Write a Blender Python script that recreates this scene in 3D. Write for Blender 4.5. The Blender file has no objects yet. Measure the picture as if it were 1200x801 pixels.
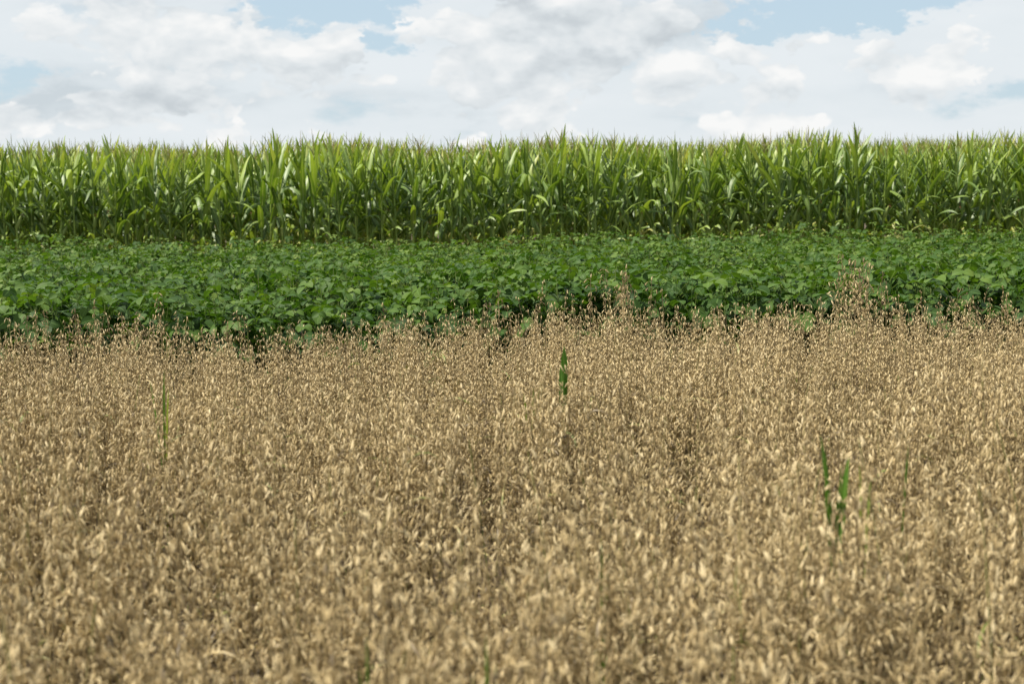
import bpy, math
import numpy as np
from mathutils import Vector, Matrix, Euler

rng = np.random.default_rng(11)
scn = bpy.context.scene
COL = scn.collection
R = math.radians
U = lambda a, b, n=None: rng.uniform(a, b, n)

# ------------------------------------------------------------------ camera
CAM_H, LENS, PITCH, ROLL = 1.75, 50.0, 6.45, -0.72
cam_d = bpy.data.cameras.new('camera')
cam_d.lens, cam_d.sensor_width = LENS, 36.0
cam_d.clip_start, cam_d.clip_end = 0.05, 6000.0
cam_d.dof.use_dof = True
cam_d.dof.focus_distance = 9.5
cam_d.dof.aperture_fstop = 3.6
cam = bpy.data.objects.new('camera', cam_d)
COL.objects.link(cam)
CM = Matrix.Translation((0, 0, CAM_H)) @ Matrix.Rotation(R(90 - PITCH), 4, 'X') @ Matrix.Rotation(R(ROLL), 4, 'Z')
cam.matrix_world = CM
scn.camera = cam
FPX = 1200 * LENS / 36.0
SLOPE = 0.10                                   # the crop rows run slightly away to the right


def at(px, py, d):
    """world point seen at photo pixel px,py at depth d (used to plan where a weed stands)"""
    return CM @ Vector(((px - 600) / FPX * d, (400.5 - py) / FPX * d, -d))


# ------------------------------------------------------------------ materials
class NT:
    def __init__(s, tree): s.t = tree
    def n(s, typ, **kw):
        nd = s.t.nodes.new(typ)
        for k, v in kw.items():
            if k.startswith('i_'):
                nd.inputs[k[2:].replace('_', ' ')].default_value = v
            else: setattr(nd, k, v)
        return nd
    def l(s, a, b): s.t.links.new(a, b)
    def m(s, op, a, b=None, c=None, clamp=False):
        nd = s.t.nodes.new('ShaderNodeMath'); nd.operation = op; nd.use_clamp = clamp
        for i, x in enumerate((a, b, c)):
            if x is None: continue
            if isinstance(x, (int, float)): nd.inputs[i].default_value = x
            else: s.l(x, nd.inputs[i])
        return nd.outputs[0]
    def mix(s, f, a, b):
        nd = s.t.nodes.new('ShaderNodeMix'); nd.data_type = 'RGBA'
        for i, x in ((0, f), (6, a), (7, b)):
            if isinstance(x, (int, float)): nd.inputs[i].default_value = x
            elif isinstance(x, tuple): nd.inputs[i].default_value = (*x, 1) if len(x) == 3 else x
            else: s.l(x, nd.inputs[i])
        return nd.outputs[2]
    def ramp(s, f, stops):
        nd = s.t.nodes.new('ShaderNodeValToRGB'); e = nd.color_ramp.elements
        while len(e) < len(stops): e.new(0.5)
        for el, (p, c) in zip(e, stops): el.position, el.color = p, (*c, 1)
        s.l(f, nd.inputs[0]); return nd.outputs[0]
    def smooth(s, x, lo, hi):
        nd = s.t.nodes.new('ShaderNodeMapRange'); nd.interpolation_type = 'SMOOTHSTEP'
        s.l(x, nd.inputs[0]); nd.inputs[1].default_value, nd.inputs[2].default_value = lo, hi
        return nd.outputs[0]


def plant_mat(name, stops, rough=0.5, transl=0.3, tcol=(1.3, 1.25, 0.6), spec=0.4, rib=None, nscale=18, spread=0.25):
    m = bpy.data.materials.new(name); m.use_nodes = True
    t = NT(m.node_tree); m.node_tree.nodes.clear()
    tone = t.n('ShaderNodeAttribute', attribute_name='tone').outputs['Fac']
    oi = t.n('ShaderNodeObjectInfo').outputs['Random']
    tc = t.n('ShaderNodeTexCoord').outputs['Object']
    nz = t.n('ShaderNodeTexNoise', i_Scale=nscale, i_Detail=3.0)
    t.l(tc, nz.inputs['Vector'])
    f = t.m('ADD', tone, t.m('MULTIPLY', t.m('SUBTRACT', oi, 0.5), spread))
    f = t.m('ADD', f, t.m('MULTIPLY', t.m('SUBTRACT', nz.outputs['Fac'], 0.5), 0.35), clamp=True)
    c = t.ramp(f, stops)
    if rib:
        u = t.n('ShaderNodeAttribute', attribute_name='u').outputs['Fac']
        r = t.m('SUBTRACT', 1.0, t.smooth(u, rib[1], rib[2]))
        c = t.mix(t.m('MULTIPLY', r, rib[3]), c, rib[0])
    p = t.n('ShaderNodeBsdfPrincipled', i_Roughness=rough)
    p.inputs['Specular IOR Level'].default_value = spec
    t.l(c, p.inputs['Base Color'])
    out = t.n('ShaderNodeOutputMaterial')
    if transl > 0:
        tr = t.n('ShaderNodeBsdfTranslucent')
        t.l(t.mix(0.0, c, c), tr.inputs[0])
        mc = t.t.nodes.new('ShaderNodeVectorMath'); mc.operation = 'MULTIPLY'
        t.l(c, mc.inputs[0]); mc.inputs[1].default_value = tcol
        t.l(mc.outputs[0], tr.inputs[0])
        mx = t.n('ShaderNodeMixShader'); mx.inputs[0].default_value = transl
        t.l(p.outputs[0], mx.inputs[1]); t.l(tr.outputs[0], mx.inputs[2])
        t.l(mx.outputs[0], out.inputs[0])
    else:
        t.l(p.outputs[0], out.inputs[0])
    return m


MATS = {}
def M(name, *a, **k): MATS[name] = plant_mat(name, *a, **k); return MATS[name]

M('corn_leaf', [(0.0, (0.030, 0.062, 0.010)), (0.4, (0.092, 0.162, 0.021)), (0.8, (0.27, 0.36, 0.062)), (1.0, (0.44, 0.43, 0.14))],
  rough=0.47, transl=0.25, tcol=(1.45, 1.5, 0.45), spec=0.5, rib=((0.30, 0.36, 0.14), 0.05, 0.28, 0.65), nscale=7)
M('corn_stalk', [(0.0, (0.06, 0.11, 0.018)), (0.5, (0.20, 0.25, 0.045)), (1.0, (0.52, 0.48, 0.08))], rough=0.45, transl=0.0)
M('corn_tassel', [(0.0, (0.13, 0.18, 0.03)), (0.6, (0.26, 0.28, 0.07)), (1.0, (0.36, 0.30, 0.12))], rough=0.7, transl=0.2, spec=0.2)
M('corn_husk', [(0.0, (0.10, 0.18, 0.03)), (1.0, (0.28, 0.34, 0.09))], rough=0.5, transl=0.1)
M('corn_silk', [(0.0, (0.10, 0.03, 0.015)), (1.0, (0.25, 0.12, 0.04))], rough=0.7, transl=0.1)
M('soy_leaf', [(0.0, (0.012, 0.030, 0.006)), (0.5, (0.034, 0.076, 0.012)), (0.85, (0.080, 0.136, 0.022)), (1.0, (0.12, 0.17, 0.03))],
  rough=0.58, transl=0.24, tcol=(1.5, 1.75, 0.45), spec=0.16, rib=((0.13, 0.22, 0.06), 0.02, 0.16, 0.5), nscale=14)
M('soy_stem', [(0.0, (0.06, 0.12, 0.025)), (1.0, (0.22, 0.26, 0.08))], rough=0.6, transl=0.0, spec=0.2)
M('oat_grain', [(0.0, (0.175, 0.135, 0.083)), (0.3, (0.33, 0.244, 0.122)), (0.65, (0.55, 0.42, 0.205)), (1.0, (0.71, 0.58, 0.335))],
  rough=0.5, transl=0.16, tcol=(1.15, 1.0, 0.65), spec=0.3, nscale=30)
M('oat_straw', [(0.0, (0.08, 0.06, 0.035)), (0.5, (0.20, 0.15, 0.075)), (0.9, (0.44, 0.34, 0.165)), (1.0, (0.17, 0.19, 0.05))],
  rough=0.5, transl=0.12, tcol=(1.1, 1.0, 0.7), spec=0.3)
M('grass_blade', [(0.0, (0.030, 0.085, 0.010)), (0.5, (0.060, 0.145, 0.016)), (1.0, (0.19, 0.24, 0.045))],
  rough=0.42, transl=0.4, tcol=(1.6, 1.6, 0.5), spec=0.4, rib=((0.22, 0.34, 0.10), 0.05, 0.2, 0.5), spread=0.1)
M('foxtail_head', [(0.0, (0.16, 0.24, 0.05)), (1.0, (0.36, 0.40, 0.12))], rough=0.7, transl=0.3, spec=0.1)


# ------------------------------------------------------------------ mesh buffers
class Buf:
    def __init__(s): s.v, s.q, s.t, s.tone, s.u, s.n = [], [], [], [], [], 0
    def add(s, v, q=None, t=None, tone=0.5, u=1.0):
        v = np.asarray(v, float); k = len(v)
        s.v.append(v)
        if q is not None and len(q): s.q.append(np.asarray(q, np.int64) + s.n)
        if t is not None and len(t): s.t.append(np.asarray(t, np.int64) + s.n)
        s.tone.append(np.broadcast_to(np.asarray(tone, float), (k,)).copy())
        s.u.append(np.broadcast_to(np.asarray(u, float), (k,)).copy())
        s.n += k; return s
    def arr(s):
        z = lambda l, w: np.concatenate(l) if l else np.zeros((0, w), np.int64)
        return np.concatenate(s.v), z(s.q, 4), z(s.t, 3), np.concatenate(s.tone), np.concatenate(s.u)


def mesh_from(name, v, q, t, tone, u, mats, mi=None):
    me = bpy.data.meshes.new(name)
    nq, nt = len(q), len(t)
    me.vertices.add(len(v)); me.vertices.foreach_set('co', np.ascontiguousarray(v, np.float32).ravel())
    me.loops.add(nq * 4 + nt * 3)
    me.loops.foreach_set('vertex_index', np.concatenate([q.ravel(), t.ravel()]).astype(np.int32))
    me.polygons.add(nq + nt)
    ls = np.concatenate([np.arange(nq) * 4, nq * 4 + np.arange(nt) * 3]).astype(np.int32)
    me.polygons.foreach_set('loop_start', ls)
    me.polygons.foreach_set('use_smooth', np.ones(nq + nt, bool))
    for m in mats: me.materials.append(MATS[m])
    if mi is not None: me.polygons.foreach_set('material_index', mi.astype(np.int32))
    for nm, a in (('tone', tone), ('u', u)):
        me.attributes.new(nm, 'FLOAT', 'POINT').data.foreach_set('value', np.ascontiguousarray(a, np.float32))
    me.update(calc_edges=True)
    return me


def ribbon(buf, P, side, w, fold=0.25, tone=0.5, u_edge=1.0):
    """leaf strip: centre line P, sideways vectors, full widths, V-fold of the two halves"""
    P = np.asarray(P, float); side = np.asarray(side, float); w = np.asarray(w, float); n = len(P)
    T = np.gradient(P, axis=0); T /= np.linalg.norm(T, axis=1)[:, None] + 1e-9
    N = np.cross(side, T)
    N /= np.linalg.norm(N, axis=1)[:, None] + 1e-9
    hw = (w / 2)[:, None]; fo = np.broadcast_to(np.asarray(fold, float), (n,))[:, None]
    V = np.stack([P - side * hw + N * hw * fo, P, P + side * hw + N * hw * fo], 1).reshape(-1, 3)
    i = np.arange(n - 1) * 3
    q = np.concatenate([np.stack([i, i + 1, i + 4, i + 3], 1), np.stack([i + 1, i + 2, i + 5, i + 4], 1)])
    tn = np.repeat(np.broadcast_to(np.asarray(tone, float), (n,)), 3)
    buf.add(V, q, None, tn, np.tile([u_edge, 0.0, u_edge], n))


def tube(buf, P, r, k=5, tone=0.5):
    P = np.asarray(P, float); n = len(P); r = np.broadcast_to(np.asarray(r, float), (n,))
    T = np.gradient(P, axis=0); T /= np.linalg.norm(T, axis=1)[:, None] + 1e-9
    ref = np.where(np.abs(T[:, 2:3]) < 0.9, np.array([[0, 0, 1.]]), np.array([[1., 0, 0]]))
    A = np.cross(T, ref); A /= np.linalg.norm(A, axis=1)[:, None] + 1e-9
    B = np.cross(T, A)
    th = np.arange(k) * 2 * math.pi / k
    V = (P[:, None] + r[:, None, None] * (np.cos(th)[None, :, None] * A[:, None] + np.sin(th)[None, :, None] * B[:, None])).reshape(-1, 3)
    i = np.arange(n - 1)[:, None] * k; j = np.arange(k)[None]; j2 = (j + 1) % k
    q = np.stack([i + j, i + j2, i + k + j2, i + k + j], -1).reshape(-1, 4)
    buf.add(V, q, None, np.repeat(np.broadcast_to(np.asarray(tone, float), (n,)), k), 1.0)


def spindle(buf, base, d, L, rad, tone, rings=((0.22, 0.8), (0.5, 1.0), (0.8, 0.5)), k=4, flat=0.75):
    d = np.asarray(d, float); d /= np.linalg.norm(d) + 1e-9
    a = np.cross(d, [0.3, 0.5, 0.8] if abs(d[2]) > 0.9 else [0, 0, 1.]); a /= np.linalg.norm(a) + 1e-9
    b = np.cross(d, a); ph = U(0, 6.28); a, b = a * math.cos(ph) + b * math.sin(ph), b * math.cos(ph) - a * math.sin(ph)
    th = np.arange(k) * 2 * math.pi / k
    V = [np.asarray(base, float)]
    for s, w in rings:
        for x in th: V.append(base + d * L * s + (a * math.cos(x) + b * flat * math.sin(x)) * rad * w)
    V.append(base + d * L)
    q, t = [], []
    for j in range(k):
        t.append((0, 1 + (j + 1) % k, 1 + j))
        for ri in range(len(rings) - 1):
            o = 1 + ri * k
            q.append((o + j, o + (j + 1) % k, o + k + (j + 1) % k, o + k + j))
        o = 1 + (len(rings) - 1) * k
        t.append((o + j, o + (j + 1) % k, len(V) - 1))
    buf.add(V, q, t, tone, 1.0)


def rotz(v, a):
    c, s = math.cos(a), math.sin(a)
    return np.asarray(v, float) @ np.array([[c, s, 0], [-s, c, 0], [0, 0, 1]])


# a plant prototype = list of (part name, material, arrays, sub-part-of index or None)
class Proto:
    def __init__(s, kind): s.kind, s.parts, s.meshes = kind, [], None
    def part(s, name, mat, buf, parent=None):
        s.parts.append((name, mat, buf.arr(), parent)); return len(s.parts) - 1
    def get_meshes(s):
        if s.meshes is None:
            s.meshes = [mesh_from(s.kind + '_' + n, *a, [m]) for n, m, a, _ in s.parts]
        return s.meshes


# ------------------------------------------------------------------ corn
def corn_proto(style):
    pr = Proto('corn')
    H = U(2.0, 2.08)
    lean = U(-0.05, 0.05, 2)
    cx = lambda z: np.array([lean[0] * (z / H) ** 2, lean[1] * (z / H) ** 2, z])
    b = Buf()
    zs = np.concatenate([[0], np.sort(np.linspace(0.12, H, 13))])
    base_y = {'yellow': 1.0, 'pale': 0.85}.get(style, U(0.5, 0.8))
    tube(b, [cx(z) for z in zs], np.interp(zs, [0, 0.6, H], [0.017, 0.0145, 0.005]), 6,
         np.interp(zs, [0, 0.55, 1.0, H], [base_y, base_y * 0.95, 0.58, 0.40]))
    pr.part('stalk', 'corn_stalk', b)
    nl = rng.integers(11, 14)
    hs = 0.56 + (H - 0.60) * np.linspace(0, 1, nl) ** .85 + U(-0.03, 0.03, nl)
    az0 = U(0, 6.28)
    for i, h in enumerate(hs):
        f = i / (nl - 1)
        az = az0 + (i % 2) * math.pi + U(-0.55, 0.55)
        L = np.interp(f, [0, .25, .6, .85, 1], [.30, .54, .70, .50, .28]) * U(.85, 1.15)
        W = np.interp(f, [0, .3, .65, 1], [.052, .078, .073, .034]) * U(.9, 1.1)
        th0 = R(np.interp(f, [0, .3, .7, 1], [50, 60, 68, 76]) + U(-8, 6))
        bend = np.interp(f, [0, .3, .55, .8, 1], [2.7, 2.0, 1.05, .42, .15]) * U(.55, 1.3)
        tw = U(-1.2, 1.2) * (1.1 - 0.6 * f)
        n = 11; s = np.linspace(0, 1, n)
        ang = th0 - bend * s ** 1.5
        if rng.random() < 0.10 and 0.15 < f < 0.8:            # a broken, kinked leaf
            kk = rng.integers(4, 7); ang[kk:] = ang[kk:] - U(0.8, 1.6)
        ds = L / (n - 1)
        r = np.concatenate([[0], np.cumsum(np.cos(ang[:-1]) * ds)]) + 0.012
        z = np.concatenate([[0], np.cumsum(np.sin(ang[:-1]) * ds)])
        sway = U(-.09, .09) * s ** 2
        P = np.stack([r, sway, z], 1)
        ta = tw * s
        nx, nz_ = -np.sin(ang), np.cos(ang)
        side = np.stack([np.sin(ta) * nx, np.cos(ta), np.sin(ta) * nz_], 1)
        w = W * np.clip(np.sin(math.pi * (0.12 + 0.88 * s) ** 0.75), 0, 1) ** 0.75
        w[0] = max(w[0], .028); w[-1] = 0.002
        P[:, 2] += np.sin(s * U(9, 16) + U(0, 6)) * 0.007 * (s > .1)
        P = rotz(P, az) + cx(h); side = rotz(side, az)
        tn = np.interp(f, [0, .12, .4, .8, 1], [.70, .46, .36, .54, .66]) + U(-.24, .24)
        tone = tn + 0.10 * s
        if f < 0.10 and style in ('yellow', 'pale', 'dry'): tone = np.clip(0.9 + .2 * s, 0, 1.1)
        if style == 'dry' and f < 0.2: tone = np.full(n, 1.0)
        lb = Buf(); ribbon(lb, P, side, w, np.interp(s, [0, .4, 1], [.75, .28, .12]), tone)
        # the sheath that clasps the stalk below the blade
        zz = np.linspace(h - .13, h + .005, 3)
        tube(lb, [cx(q) for q in zz], np.interp(zz, [h - .13, h], [.0165, .0185]) * np.interp(h, [0, .7, H], [1.1, 1.0, .5]), 6, np.clip(np.interp(h, [.3, 1.1, H], [.86, .72, .55]) + U(-.08, .08), 0, .95))
        pr.part('leaf', 'corn_leaf', lb)
    b = Buf(); top = cx(H)
    tt = U(.5, 1)
    dirs = [(U(-.06, .06), U(-.06, .06), 1, U(.26, .36))]
    for k in range(rng.integers(3, 7)):
        a = U(0, 6.28); o = U(.18, .62); dirs.append((math.cos(a) * o, math.sin(a) * o, 1, U(.14, .24)))
    for j, (dx, dy, dz, L) in enumerate(dirs):
        s = np.linspace(0, 1, 5)[:, None]
        d = np.array([dx, dy, dz]); d /= np.linalg.norm(d)
        hz = np.array([dx, dy, 0.0])
        base = top + np.array([0, 0, 0.0 if j == 0 else U(.0, .09)])
        P = base + d * s * L + (hz * .35 + np.array([0, 0, -.12])) * L * s ** 2.2
        tube(b, P, np.array([.003, .0042, .0042, .0035, .001]), 3, tt + U(-.2, .2))
    pr.part('tassel', 'corn_tassel', b)
    if style != 'noear':
        h = U(.92, 1.15); a = az0 + U(-.5, .5); b = Buf()
        d = rotz(np.array([[math.sin(R(24)), 0, math.cos(R(24))]]), a)[0]
        spindle(b, cx(h) + d * .01, d, U(.20, .25), .026, U(.2, .8), ((.08, .55), (.3, 1.), (.6, .9), (.88, .45)), 7, 1)
        e = pr.part('ear', 'corn_husk', b)
        b2 = Buf(); tip = cx(h) + d * .21
        for k in range(9):
            dd = d + U(-.5, .5, 3); s = np.linspace(0, 1, 4)[:, None]
            tube(b2, tip + dd * .06 * s + np.array([0, 0, -.05]) * s ** 2, .0016, 3, U(0, 1))
        pr.part('silk', 'corn_silk', b2, e)
    return pr


# ------------------------------------------------------------------ soybean
def leaflet(buf, P0, fwd, up, L, W, tone, n=6, cup=0.2, droop=0.5):
    fwd = fwd / np.linalg.norm(fwd); side = np.cross(fwd, up); side /= np.linalg.norm(side) + 1e-9
    up = np.cross(side, fwd)
    s = np.linspace(0, 1, n); ang = -droop * s ** 1.3
    x = np.concatenate([[0], np.cumsum(np.cos(ang[:-1])) / (n - 1)]) * L
    z = np.concatenate([[0], np.cumsum(np.sin(ang[:-1])) / (n - 1)]) * L
    P = P0 + x[:, None] * fwd + z[:, None] * up
    w = W * np.interp(s, [0, .1, .3, .5, .75, .92, 1], [.25, .80, 1, .97, .72, .36, .0])
    ribbon(buf, P, np.repeat(side[None], n, 0), w, cup, tone + U(-.05, .05))


def soy_proto(res=6, lo=0.25, hscale=1.0, size=1.0):
    pr = Proto('soybean')
    H = U(.84, .98) * hscale
    lean = U(-.09, .09, 2)
    cx = lambda z: np.array([lean[0] * z / H, lean[1] * z / H, z])
    b = Buf(); zs = np.linspace(0 if lo < .4 else lo, H, 6)
    tube(b, [cx(z) for z in zs], np.interp(zs, [0, H], [.0055, .002]), 4, U(.1, .9))
    pr.part('stem', 'soy_stem', b)
    nl = int(round((H - lo) / .075)) + 2
    hs = np.linspace(lo, H, nl) + U(-.02, .02, nl)
    az = U(0, 6.28)
    for i, h in enumerate(hs):
        f = (h - 0.2) / (H - 0.2)
        az += 2.4 + U(-.6, .6)
        pl = np.interp(f, [0, .6, .92, 1], [.16, .23, .17, .06]) * U(.75, 1.2)
        el = R(np.interp(f, [0, .6, 1], [15, 38, 62]) + U(-12, 12))
        d = np.array([math.cos(az) * math.cos(el), math.sin(az) * math.cos(el), math.sin(el)])
        lb = Buf(); p0 = cx(h); s = np.linspace(0, 1, 4)[:, None]
        P = p0 + d * pl * s + np.array([0, 0, -.1]) * pl * s ** 2
        tube(lb, P, .0016, 3, .95)
        tip = P[-1]
        sz = np.interp(f, [0, .55, .85, 1], [.08, .112, .095, .05]) * U(.7, 1.12) * size
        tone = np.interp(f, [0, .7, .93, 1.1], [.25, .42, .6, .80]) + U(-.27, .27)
        out = np.array([math.cos(az), math.sin(az), 0.])
        pit = U(-.85, .25)
        fw = out * math.cos(pit) + np.array([0, 0, math.sin(pit)])
        upv = np.array([0, 0, 1.]) * math.cos(pit) - out * math.sin(pit) + U(-.35, .35, 3)
        sd = np.cross(fw, upv); sd /= np.linalg.norm(sd)
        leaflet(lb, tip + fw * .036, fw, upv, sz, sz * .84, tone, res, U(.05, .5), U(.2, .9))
        for sg in (-1, 1):
            f2 = fw * .35 + sd * sg * .94 + np.array([0, 0, U(-.5, .15)])
            u2 = upv + U(-.3, .3, 3)
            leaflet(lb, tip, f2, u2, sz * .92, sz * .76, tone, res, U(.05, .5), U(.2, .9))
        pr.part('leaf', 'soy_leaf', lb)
    return pr


# ------------------------------------------------------------------ oats
def oat_proto(lod=0, tall=1.0, green=False):
    pr = Proto('oat')
    H = U(.74, .95) * tall
    lean = U(-.10, .10, 2) * (1 if tall <= 1 else .6)
    cx = lambda z: np.array([lean[0] * (z / H) ** 2, lean[1] * (z / H) ** 2, z])
    pt = U(-.26, .26)
    b = Buf(); z0 = 0.0 if lod == 0 else 0.25
    zs = np.linspace(z0, H, 7)
    tube(b, [cx(z) for z in zs], np.interp(zs, [0, H], [.0028, .0014]), 3, U(.25, .85))
    for k in range(2 if lod == 0 else 1):                     # nodes on the straw
        z = U(.3, .6); tube(b, [cx(z - .006), cx(z), cx(z + .006)], [.002, .0032, .002], 4, .1)
    pr.part('stem', 'oat_straw', b)
    b = Buf(); PL = U(.20, .30)
    zs = np.linspace(H - PL, H, 4); tube(b, [cx(z) for z in zs], [.0015, .0013, .0012, .0009], 3, .4 + pt)
    nw = rng.integers(7, 10)
    for wi in range(nw):
        f = wi / (nw - 1); h = H - PL * (1 - f)
        nb = rng.integers(2, 4) if f < .8 else rng.integers(1, 3)
        a0 = U(0, 6.28)
        for j in range(nb):
            a = a0 + j * 6.28 / nb + U(-.5, .5)
            L = np.interp(f, [0, 1], [.060, .022]) * U(.45, 1.15)
            k_br = rng.random() < .5; e = R(U(35, 78)); o = np.array([math.cos(a), math.sin(a), 0])
            d = o * math.cos(e) + np.array([0, 0, math.sin(e)])
            ns = rng.integers(1, 4) if L > .04 else 1
            s = np.linspace(0, 1, 4)[:, None]
            P = cx(h) + d * L * s + (np.array([0, 0, -.5]) + o * .05) * L * s ** 2.4
            if lod < 2 or k_br: tube(b, P, (.0006, .0007, .0009)[lod], 3, .45 + pt)
            for k in range(ns):
                q = 1 - k * .34 + U(-.05, .05) * (k > 0)
                base = cx(h) + d * L * q + (np.array([0, 0, -.5]) + o * .05) * L * q ** 2.4
                hang = np.array([0, 0, -1.]) * U(.55, 1.4) + o * U(-.1, .7) + U(-.33, .33, 3)
                if rng.random() < .2: hang[2] = abs(hang[2]) * U(.3, 1)
                hang /= np.linalg.norm(hang)
                SL = U(.024, .035); tn = np.clip(.56 + pt + U(-.42, .42), 0, 1)
                if lod == 0:
                    sd = np.cross(hang, U(-1, 1, 3)); sd /= np.linalg.norm(sd) + 1e-9
                    spindle(b, base, hang + sd * .13, SL, .0023, tn)
                    spindle(b, base, hang - sd * .13, SL * .95, .0021, np.clip(tn + U(-.15, .15), 0, 1))
                elif lod == 1:
                    spindle(b, base, hang, SL, .0031, tn, ((.25, .85), (.65, .85)), 4)
                else:
                    spindle(b, base, hang, SL * .88, .0027, tn, ((.42, 1.),), 4)
    pr.part('panicle', 'oat_grain', b)
    for k in range(4 if lod < 2 else 3):
        h = (U(.35, .66) if k == 0 else U(.12, .5)) * tall; a = U(0, 6.28); L = U(.08, .17); n = 6; s = np.linspace(0, 1, n)
        ang = R(U(40, 75)) - U(1.2, 3.4) * s
        r = np.concatenate([[0], np.cumsum(np.cos(ang[:-1]))]) * L / (n - 1)
        z = np.concatenate([[0], np.cumsum(np.sin(ang[:-1]))]) * L / (n - 1)
        P = rotz(np.stack([r, U(-.03, .03) * s, z], 1), a) + cx(h)
        ta = U(-2, 2) * s
        side = rotz(np.stack([-np.sin(ang) * np.sin(ta), np.cos(ta), np.cos(ang) * np.sin(ta)], 1), a)
        lb = Buf(); ribbon(lb, P, side, U(.006, .012) * np.array([.7, 1, 1, .8, .5, .1]), .35,
                           np.full(n, 1.0 if (green or rng.random() < .02) else U(.1, .9)))
        pr.part('leaf', 'oat_straw', lb)
    return pr


# ------------------------------------------------------------------ placing
def put(proto, name, x, y, rz, sc, label, cat, group, tilt=(0, 0), cache={}):
    """one plant: an Empty with each part (and sub-part) as a mesh of its own; copies share the mesh data"""
    key = id(proto)
    if key not in cache:
        root = bpy.data.objects.new(name, None); root.empty_display_size = .1
        kids = []
        for (pn, pm, _, par), me in zip(proto.parts, proto.get_meshes()):
            kids.append((bpy.data.objects.new(pn, me), par))
        cache[key] = (root, kids); first = True
    else: first = False
    r0, kids0 = cache[key]
    root = r0 if first else r0.copy()
    COL.objects.link(root)
    made = []
    for o, par in kids0:
        c = o if first else o.copy()
        COL.objects.link(c); c.parent = root if par is None else made[par]
        made.append(c)
    root.location = (x, y, 0); root.rotation_euler = (tilt[0], tilt[1], rz); root.scale = (sc, sc, sc)
    root['label'], root['category'], root['group'] = label, cat, group
    return root


def field(name, items, label, cat):
    """the uncountable rest of a crop as ONE mesh; items: (proto, x, y, rz, scale, tilt x, tilt y)"""
    by = {}
    for it in items: by.setdefault(id(it[0]), (it[0], []))[1].append(it[1:])
    mats, V, Q, T, TO, UU, MQ, MT = [], [], [], [], [], [], [], []
    off = 0
    for pr, pl in by.values():
        A = np.array(pl); k = len(A)
        Rm = np.stack([np.array(Euler((a[4], a[5], a[2])).to_matrix()) * a[3] for a in A])
        tj = U(-.12, .12, k)
        for _, m, (v, q, t, to, u), _p in pr.parts:
            if m not in mats: mats.append(m)
            mi = mats.index(m); nv = len(v)
            W = np.einsum('kij,nj->kni', Rm, v); W[:, :, 0] += A[:, 0, None]; W[:, :, 1] += A[:, 1, None]
            V.append(W.reshape(-1, 3))
            o = (off + np.arange(k) * nv)[:, None, None]
            Q.append((q[None] + o).reshape(-1, 4)); T.append((t[None] + o).reshape(-1, 3))
            MQ.append(np.full(k * len(q), mi)); MT.append(np.full(k * len(t), mi))
            TO.append((to[None] + tj[:, None]).ravel()); UU.append(np.tile(u, k))
            off += k * nv
    me = mesh_from(name, np.concatenate(V), np.concatenate(Q), np.concatenate(T), np.concatenate(TO), np.concatenate(UU),
                   mats, np.concatenate(MQ + MT))
    o = bpy.data.objects.new(name, me); COL.objects.link(o)
    o['kind'], o['label'], o['category'] = 'stuff', label, cat
    return o


EDGE = lambda x: 8.56 + .21 * x + 0.10 * math.sin(x * 2.3 + 1) + .06 * math.sin(x * 5.1)     # oats end here
CORN0, SOY0 = 20.4, 9.15
CORN_DX, CORN_ROW = .18, .66

# --- corn: three front rows as plants, the rest as one mass
styles = ['', 'yellow', 'noear', 'pale', '', 'dry', 'noear', 'yellow', '', 'noear', 'pale', '']
cornP = [corn_proto(s) for s in styles]
cornG = {0: ('tall green corn plant in the front row right behind the soybeans', 'corn plants in the front row'),
         1: ('tall green corn plant in the second row, behind the front corn row', 'corn plants in the second row'),
         2: ('tall green corn plant in the third row, showing its tassel and upper leaves', 'corn plants in the third row')}
cornYL = 'corn plant with a yellowed lower stalk in the front row behind the soybeans'
rest = []
for row in range(13):
    y0 = CORN0 + row * CORN_ROW
    x = -13.5
    while x < 13.5:
        x += CORN_DX * U(.75, 1.3)
        if rng.random() < .05: continue
        k = rng.integers(len(cornP)); p = cornP[k]
        xx, yy = x, y0 + SLOPE * x + U(-.04, .04)
        args = (U(0, 6.28), U(1.005, 1.06) * (1.0 + .02 * math.sin(x * 1.7)), U(-.035, .035), U(-.035, .035))
        if row < 3 and abs(xx) < .364 * yy + .25 and row * 100 < 300:
            yel = row == 0 and styles[k] == 'yellow'
            put(p, 'corn_plant', xx, yy, args[0], args[1], cornYL if yel else cornG[row][0], 'corn plant',
                'front row corn with yellowed stalks' if yel else cornG[row][1], args[2:])
        else: rest.append((p, xx, yy) + args)
field('corn_field', rest, 'dense mass of tall green corn filling the field behind its front rows', 'corn')

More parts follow.
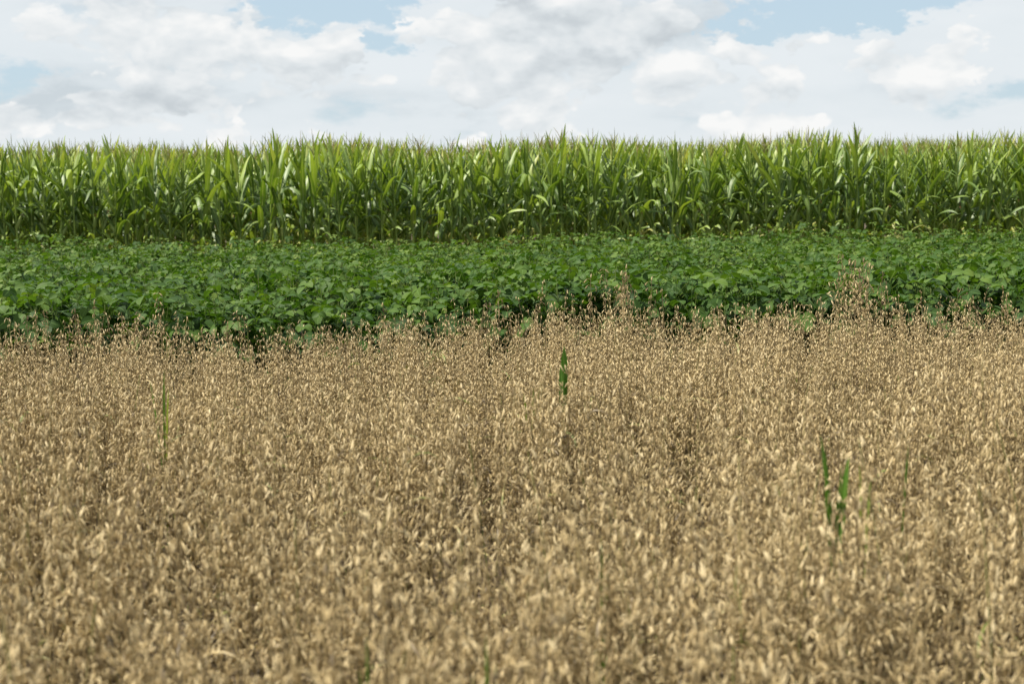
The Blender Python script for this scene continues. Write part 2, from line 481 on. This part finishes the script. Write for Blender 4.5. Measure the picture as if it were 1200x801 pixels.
# --- soybeans
soyN = [soy_proto(7, .15, 1, .9) for _ in range(14)]
soyM = [soy_proto(5, .42, 1, .86) for _ in range(14)]
soyF = [soy_proto(4, .55, 1, .8) for _ in range(14)]
items = []; row = 0; yb = SOY0
while yb < CORN0 - .75:
    d = yb; hw = .364 * (d + 1) + 1.6
    dx = .075 if row < 3 else .095
    x = -hw
    while x < hw:
        x += dx * U(.6, 1.4)
        xx, yy = x, yb + SLOPE * x + U(-.06, .06)
        sc = U(.88, 1.02) * np.interp(d, [9, 11.5, 20], [1.14, 1.05, 1.0]) * (1 + .05 * math.sin(x * 1.9 + row * .8) + .04 * math.sin(x * .7 + yb * 1.3))
        tl = (U(-.12, .12) + (.10 if row == 0 else 0), U(-.12, .12))
        near = row < 3
        pool = soyN if row < 4 else soyM if d < 13 else soyF
        p = pool[rng.integers(len(pool))]
        if near and abs(xx) < .364 * yy + .1:
            nm = ('nearest', 'second', 'third')[row]
            put(p, 'soybean_plant', xx, yy, U(0, 6.28), sc,
                ('leafy soybean plant in the nearest soybean row, right behind the oats' if row == 0 else
                 'leafy soybean plant in the %s soybean row from the oats' % nm), 'soybean plant',
                'soybean plants in the %s row' % nm, tl)
        else: items.append((p, xx, yy, U(0, 6.28), sc) + tl)
    yb += .36 if row < 6 else .42
    row += 1
field('soybean_field', items, 'low dense green soybean canopy between the oats and the corn', 'soybeans')

# --- oats
oat0 = [oat_proto(0) for _ in range(16)]
oat1 = [oat_proto(1) for _ in range(18)]
oat2 = [oat_proto(2) for _ in range(20)]
oatT = [oat_proto(0, 1.13) for _ in range(8)]
items = []; n_ind = 0
DENS = 275
cell = []
yy0, yy1 = 1.45, 9.6
for _ in range(int(DENS / 4.5 * (yy1 - yy0) * 10)):            # tufts of a few tillers each
    tx, ty = U(-5, 5), U(yy0, yy1)
    for _k in range(rng.integers(2, 8)):
        x, y = tx + rng.normal(0, .026), ty + rng.normal(0, .026)
        if y < 5.2 and rng.random() < .22: continue
        if abs(x) > .37 * y + .95 or y > EDGE(x) + U(-.22, .3): continue
        cell.append((x, y))
# taller oats standing up against the soybeans: clumps at these photo columns
clumps = [(722, 11, 1.13, 'slim tall clump of pale oats standing against the soybeans right of centre', 'tall oats right of centre'),
          (1012, 18, 1.13, 'broad tall clump of golden oats rising against the soybeans on the right', 'tall oats on the right'),
          (868, 7, .97, 'short tuft of oats at the soybean edge between the two tall oat clumps', 'tuft between the tall oats'),
          (1190, 6, 1.0, 'tall oats at the soybean edge by the right border of the photo', 'tall oats at the right border'),
          (128, 8, .98, 'tall oats poking into the soybeans near the left border of the photo', 'tall oats at the left'),
          (196, 7, .98, 'oat tuft at the soybean edge right beside the leftmost tall oats', 'oat tuft beside the left oats'),
          (478, 6, .96, 'oat heads standing up at the soybean edge left of centre', 'oat heads left of centre'),
          (598, 5, .95, 'few oat heads at the soybean edge in the middle of the photo', 'oat heads in the middle')]
for px, n, hs, lab, grp in clumps:
    for k in range(n):
        d = 8.95; c = at(px, 370, d)
        x = c.x + rng.normal(0, .10); y = EDGE(x) + U(.0, .28)
        p = oatT[rng.integers(len(oatT))]
        put(p, 'oat_plant', x, y, U(0, 6.28), hs * U(.95, 1.08), lab, 'oat plant', grp, (U(-.07, .07), U(-.09, .09)))


# --- green weeds standing in the oats
WEEDS = []
def weed(name, px, py_tip, py_base, d, blades, label, cat, foxtail=None):
    g = at(px, py_base, d); tip = at(px, py_tip, d)
    root = bpy.data.objects.new(name, None); COL.objects.link(root); root.location = (g.x, g.y, 0)
    root.empty_display_size = .1
    root['label'], root['category'] = label, cat
    H = tip.z
    WEEDS.append((g.x, g.y))
    for (dx, hf, w, az, bend, tone) in blades:
        b = Buf(); n = 14; s = np.linspace(0, 1, n) ** .75; h = H * hf
        lean = dx
        P = np.stack([lean * s ** 4 + bend * s ** 3, .02 * np.sin(az) * s, h * s - abs(bend) * .35 * s ** 3], 1)
        ta = az + U(-.5, .5) * s
        side = np.stack([np.cos(ta), np.sin(ta), 0 * ta], 1)
        ww = w * np.interp(s, [0, .6, .85, .93, .975, 1], [.15, .5, 1., .9, .6, .04])
        ribbon(b, P, side, ww, .3, np.clip(tone + .12 * s, 0, 1))
        bo = bpy.data.objects.new('blade', mesh_from('weed_blade', *b.arr(), ['grass_blade'])); COL.objects.link(bo); bo.parent = root
    if foxtail:
        dx, L, arc = foxtail
        b = Buf(); s = np.linspace(0, 1, 12)
        stem = np.stack([dx * s, 0 * s, (H - .01) * s], 1); tube(b, stem, .0013, 4, .5)
        so = bpy.data.objects.new('stem', mesh_from('foxtail_stem', *b.arr(), ['grass_blade'])); COL.objects.link(so); so.parent = root
        b = Buf(); ang = R(70) - arc * s; ds = L / 11
        P = stem[-1] + np.stack([np.concatenate([[0], np.cumsum(np.cos(ang[:-1]))]) * ds, 0 * s, np.concatenate([[0], np.cumsum(np.sin(ang[:-1]))]) * ds], 1)
        tube(b, P, .0055 * np.array([.3, .8, 1, 1, 1, 1, 1, .95, .9, .8, .6, .15]), 6, .3)
        for k in range(420):                                  # bristles
            i = rng.integers(0, 11); o = U(-1, 1, 3); o /= np.linalg.norm(o)
            t_ = P[min(i + 1, 11)] - P[i]; t_ /= np.linalg.norm(t_)
            p0 = P[i] + (P[min(i + 1, 11)] - P[i]) * U(0, 1); e = p0 + (o * .8 + t_ * .6) * U(.010, .016)
            w = np.cross(o, t_) * .0005
            b.add([p0 - w, p0 + w, e], None, [(0, 1, 2)], U(.4, 1), 1.0)
        ho = bpy.data.objects.new('seed_head', mesh_from('foxtail_head', *b.arr(), ['foxtail_head'])); COL.objects.link(ho); ho.parent = root
    return root


weed('grass_tuft', 980, 506, 600, 3.75, [(-.035, 1.0, .021, .3, -.008, .2), (.026, .955, .021, -.5, .004, .4), (-.03, .87, .018, .7, .0, .25), (.0, .88, .016, -.2, .006, .45), (.016, .93, .016, 1.1, .0, .3)],
     'bright green grass tuft with several tall blades, largest weed in the oats at right', 'grass')
weed('grass_tuft', 1012, 541, 575, 4.05, [(-.006, 1.0, .014, .3, -.006, .85), (.01, .95, .011, -.4, .008, .7)],
     'thin yellowish green grass blades just right of the large grass tuft', 'grass')
weed('grass_tuft', 1057, 519, 555, 4.25, [(.012, 1.0, .010, .9, .01, .2)],
     'single narrow dark green grass blade far right in the oats', 'grass')
weed('grass_tuft', 660, 404, 460, 6.3, [(.004, 1.0, .033, .12, .002, .35), (-.006, .93, .030, -.5, -.002, .2), (.004, .90, .020, .9, .0, .5)],
     'upright broad green leaf standing alone in the oats near the centre', 'grass')
weed('grass_tuft', 190, 433, 480, 5.6, [(.012, 1.0, .010, .4, .0, .55), (-.03, .97, .012, -.3, -.012, .4), (.02, .93, .010, .9, .004, .85)],
     'pair of pale green grass blades in the oats at left', 'grass')
weed('grass_tuft', 932, 424, 445, 6.9, [(-.04, 1.0, .014, .3, -.05, .7), (.0, .96, .010, .8, .01, .6)],
     'short green blade leaning left in the oats at right of centre', 'grass')
weed('grass_tuft', 705, 626, 660, 3.35, [(.0, 1.0, .008, .4, .0, .3), (.01, .96, .006, -.6, .006, .5)],
     'small green grass sprig low in the oats right of centre', 'grass')
weed('grass_tuft', 570, 742, 800, 2.55, [(.0, 1.0, .008, .4, .0, .2), (.012, .95, .008, -.6, .006, .4), (-.02, .92, .007, .8, -.006, .3)],
     'blurred green grass sprig at the bottom edge near the centre', 'grass')
weed('grass_tuft', 430, 742, 790, 2.6, [(.0, 1.0, .007, .4, .0, .3), (-.012, .94, .006, -.6, .0, .45)],
     'blurred green grass sprig at the bottom edge left of centre', 'grass')
weed('grass_tuft', 622, 452, 470, 6.0, [(.0, 1.0, .013, .4, .012, .6), (-.02, .97, .012, .9, -.01, .8)],
     'tiny green grass shoot in the oats just left of the upright leaf', 'grass')
weed('foxtail_grass', 40, 408, 425, 8.2, [(-.04, .93, .012, .4, -.02, .5)], 'foxtail grass with a fat green arching seed head at left by the soybeans', 'foxtail grass', (.0, .13, 1.9))
weed('foxtail_grass', 408, 430, 440, 7.3, [(.03, .92, .010, .4, .02, .5)], 'foxtail grass with a small bent seed head in the oats left of centre', 'foxtail grass', (.0, .075, 1.9))

for wi, (gx, gy) in enumerate(WEEDS):                                          # the oats stand close round each weed
    near_y = .42 if wi == 3 else .15 if wi < 5 else .04
    cell = [c for c in cell if not (abs(c[0] - gx) < .07 and gy - near_y < c[1] < gy)]
    for _k in range(8 if wi == 3 else 30): cell.append((gx + rng.normal(0, .08), gy - near_y - U(.0, .2)))
cell.sort(key=lambda c: c[1])
for x, y in cell:
    patch = math.sin(x * 1.3 + y * .9) * .03 + math.sin(x * 3.1 - y * 2.2 + 1) * .03
    sc = (U(.76, 1.08) if rng.random() < .8 else U(1.02, 1.18)) + patch
    tl = (U(-.09, .09), U(-.09, .09))
    d_in = y > 2.32 and abs(x) < .345 * y and n_ind < 210
    p = (oat0 if y < 4.4 else oat1 if y < 6.0 else oat2)
    p = p[rng.integers(len(p))]
    if d_in:
        n_ind += 1
        put(p, 'oat_plant', x, y, U(0, 6.28), sc, 'dry tan oat plant with nodding seed heads, blurred along the bottom edge nearest the viewer',
            'oat plant', 'nearest oat plants', tl)
    else: items.append((p, x, y, U(0, 6.28), sc) + tl)
field('oat_field', items, 'ripe tan oat crop filling the foreground in front of the soybeans', 'oats')

# ------------------------------------------------------------------ ground
gm = bpy.data.materials.new('field_soil'); gm.use_nodes = True
t = NT(gm.node_tree); P = gm.node_tree.nodes['Principled BSDF']
tc = t.n('ShaderNodeTexCoord').outputs['Object']
n1 = t.n('ShaderNodeTexNoise', i_Scale=2.5, i_Detail=8.0); t.l(tc, n1.inputs['Vector'])
n2 = t.n('ShaderNodeTexNoise', i_Scale=60.0, i_Detail=4.0); t.l(tc, n2.inputs['Vector'])
c = t.ramp(n1.outputs['Fac'], [(.3, (.035, .024, .013)), (.7, (.075, .052, .028))])
c = t.mix(t.smooth(n2.outputs['Fac'], .52, .66), c, (.17, .12, .055))
t.l(c, P.inputs['Base Color']); P.inputs['Roughness'].default_value = .95
bp = t.n('ShaderNodeBump', i_Strength=.6, i_Distance=.03); t.l(n2.outputs['Fac'], bp.inputs['Height']); t.l(bp.outputs[0], P.inputs['Normal'])
gme = bpy.data.meshes.new('ground'); S = 2500
gme.from_pydata([(-S, -S, 0), (S, -S, 0), (S, S, 0), (-S, S, 0)], [], [(0, 1, 2, 3)]); gme.materials.append(gm)
go = bpy.data.objects.new('ground', gme); COL.objects.link(go); go['kind'] = 'structure'

# ------------------------------------------------------------------ light
SUN_EL, SUN_AZ = 61.0, -99.0                 # azimuth from +Y (view direction) towards +X
sv = Vector((math.sin(R(SUN_AZ)) * math.cos(R(SUN_EL)), math.cos(R(SUN_AZ)) * math.cos(R(SUN_EL)), math.sin(R(SUN_EL))))
sd = bpy.data.lights.new('sun', 'SUN'); sd.energy = 5.0; sd.angle = R(.53); sd.color = (1, .94, .84)
so = bpy.data.objects.new('sun', sd); COL.objects.link(so); so.rotation_euler = sv.to_track_quat('Z', 'Y').to_euler(); so.location = (0, 0, 30)

w = bpy.data.worlds.new('World'); scn.world = w; w.use_nodes = True
t = NT(w.node_tree); w.node_tree.nodes.clear()
sky = t.n('ShaderNodeTexSky', sky_type='NISHITA', sun_disc=False)
sky.sun_elevation, sky.sun_rotation = R(SUN_EL), R(SUN_AZ)
sky.air_density, sky.dust_density, sky.ozone_density = 1.0, 1.0, 1.0
tc = t.n('ShaderNodeTexCoord').outputs['Generated']
sep = t.n('ShaderNodeSeparateXYZ'); t.l(tc, sep.inputs[0])
X, Y, Z = sep.outputs
az = t.m('ARCTAN2', X, Y); el = t.m('ARCSINE', Z)
en = t.n('ShaderNodeTexNoise', i_Scale=22.0, i_Detail=6.0, i_Roughness=.62)      # ragged cloud edges
ev = t.n('ShaderNodeCombineXYZ'); t.l(X, ev.inputs[0]); t.l(Y, ev.inputs[1]); t.l(t.m('MULTIPLY', Z, 2.0), ev.inputs[2]); t.l(ev.outputs[0], en.inputs['Vector'])
es = t.n('ShaderNodeSeparateColor'); t.l(en.outputs['Color'], es.inputs[0])
azw = t.m('ADD', az, t.m('MULTIPLY', t.m('SUBTRACT', es.outputs[0], .5), .16))
elw = t.m('ADD', el, t.m('MULTIPLY', t.m('SUBTRACT', es.outputs[1], .5), .055))
def px2(px, py):
    v = (at(px, py, 1.0) - Vector((0, 0, CAM_H))).normalized()
    return math.atan2(v.x, v.y), math.asin(v.z)
def blob(px, py, rx, ry, amp):
    a0, e0 = px2(px, py)
    da = t.m('MULTIPLY', t.m('SUBTRACT', azw, a0), FPX / rx); de = t.m('MULTIPLY', t.m('SUBTRACT', elw, e0), FPX / ry)
    r2 = t.m('ADD', t.m('MULTIPLY', da, da), t.m('MULTIPLY', de, de))
    return t.m('MULTIPLY', t.m('EXPONENT', t.m('MULTIPLY', r2, -1.0)), amp)
def density(dz):
    cv = t.n('ShaderNodeCombineXYZ'); t.l(X, cv.inputs[0]); t.l(Y, cv.inputs[1]); t.l(t.m('MULTIPLY', t.m('ADD', Z, dz), 1.75), cv.inputs[2])
    wn = t.n('ShaderNodeTexNoise', i_Scale=16.0, i_Detail=3.0); t.l(cv.outputs[0], wn.inputs['Vector'])
    wv = t.n('ShaderNodeVectorMath', operation='SCALE'); t.l(wn.outputs['Color'], wv.inputs[0]); wv.inputs['Scale'].default_value = .045
    av = t.n('ShaderNodeVectorMath', operation='ADD'); t.l(cv.outputs[0], av.inputs[0]); t.l(wv.outputs[0], av.inputs[1])
    nz = t.n('ShaderNodeTexNoise', i_Scale=9.0, i_Detail=8.0, i_Roughness=.56); t.l(av.outputs[0], nz.inputs['Vector'])
    vo = t.n('ShaderNodeTexVoronoi', feature='F1', i_Scale=19.0, i_Detail=2.0, i_Roughness=.5, i_Lacunarity=2.4)
    t.l(av.outputs[0], vo.inputs['Vector'])
    puff = t.m('SUBTRACT', .5, vo.outputs['Distance'])         # cauliflower heads
    return t.m('ADD', nz.outputs['Fac'], t.m('MULTIPLY', puff, .26))
n0 = density(0.0); nu = density(.012)
bias = None
for a in [(405, 10, 66, 19, -.5), (465, 58, 45, 18, -.26), (980, 14, 118, 22, -.5), (870, 42, 45, 9, -.25), (1090, 60, 60, 25, .06), (860, 35, 60, 10, -.14), (1170, 108, 70, 24, -.16),
          (60, 12, 70, 18, -.05), (15, 95, 45, 18, -.14), (750, 25, 170, 28, .22), (130, 120, 150, 26, .16), (200, 50, 180, 40, .14),
          (1040, 80, 110, 34, .14), (620, 110, 200, 30, .08), (1150, 20, 70, 18, .12), (400, 140, 60, 14, -.06)]:
    b_ = blob(*a); bias = b_ if bias is None else t.m('ADD', bias, b_)
high = t.smooth(el, R(9), R(28))                # broken cover overhead, banked up towards the horizon
dn = t.m('SUBTRACT', t.m('ADD', n0, bias), t.m('MULTIPLY', high, .08))
lit = t.m('ADD', .70, t.m('MULTIPLY', t.m('SUBTRACT', n0, nu), 2.5))
greyb = None
for a in [(740, 34, 190, 22, .52), (130, 122, 170, 20, .55), (640, 4, 130, 12, .34), (930, 112, 150, 16, .26), (340, 78, 160, 14, .30), (150, 3, 160, 10, .25), (560, 120, 120, 12, .22)]:
    b_ = blob(*a); greyb = b_ if greyb is None else t.m('ADD', greyb, b_)
lit = t.m('SUBTRACT', lit, greyb)
lit = t.m('SUBTRACT', lit, t.m('MULTIPLY', t.m('SUBTRACT', n0, .45), .5), clamp=True)
front = t.ramp(lit, [(.0, (5.9, 6.4, 6.75)), (.45, (7.6, 8.05, 8.3)), (.75, (8.7, 8.95, 9.05)), (1.0, (9.8, 9.8, 9.7))])
fmask = t.smooth(dn, .405, .455)
bn = t.n('ShaderNodeTexNoise', i_Scale=7.0, i_Detail=6.0, i_Roughness=.5)
cv = t.n('ShaderNodeCombineXYZ'); t.l(X, cv.inputs[0]); t.l(Y, cv.inputs[1]); t.l(t.m('MULTIPLY', Z, 3.2), cv.inputs[2]); t.l(cv.outputs[0], bn.inputs['Vector'])
bsum = t.m('SUBTRACT', t.m('ADD', bn.outputs['Fac'], t.m('MULTIPLY', bias, 1.3)), t.m('MULTIPLY', high, .10))
bmask = t.smooth(bsum, .30, .46)
back = t.ramp(t.m('ADD', bn.outputs['Fac'], t.m('MULTIPLY', greyb, -.42)), [(.22, (6.3, 6.9, 7.3)), (.42, (8.0, 8.5, 8.8)), (.6, (8.5, 8.9, 9.15))])
# the clear sky between the clouds is milky with summer haze
skyc = t.mix(.68, sky.outputs[0], (6.5, 8.2, 9.5))
fin = t.mix(t.m('MULTIPLY', bmask, .9), skyc, back)
fin = t.mix(t.m('MULTIPLY', fmask, .93), fin, front)
bg = t.n('ShaderNodeBackground', i_Strength=.060); t.l(fin, bg.inputs[0])
wo = t.n('ShaderNodeOutputWorld'); t.l(bg.outputs[0], wo.inputs[0])

# ------------------------------------------------------------------ render settings
scn.view_settings.view_transform = 'Standard'; scn.view_settings.look = 'None'
scn.view_settings.exposure = 0.7; scn.view_settings.gamma = 1.0
scn.cycles.max_bounces = 6; scn.cycles.diffuse_bounces = 2; scn.cycles.transmission_bounces = 4; scn.cycles.glossy_bounces = 2
scn.cycles.sample_clamp_indirect = 4.0
scn.cycles.use_denoising = True
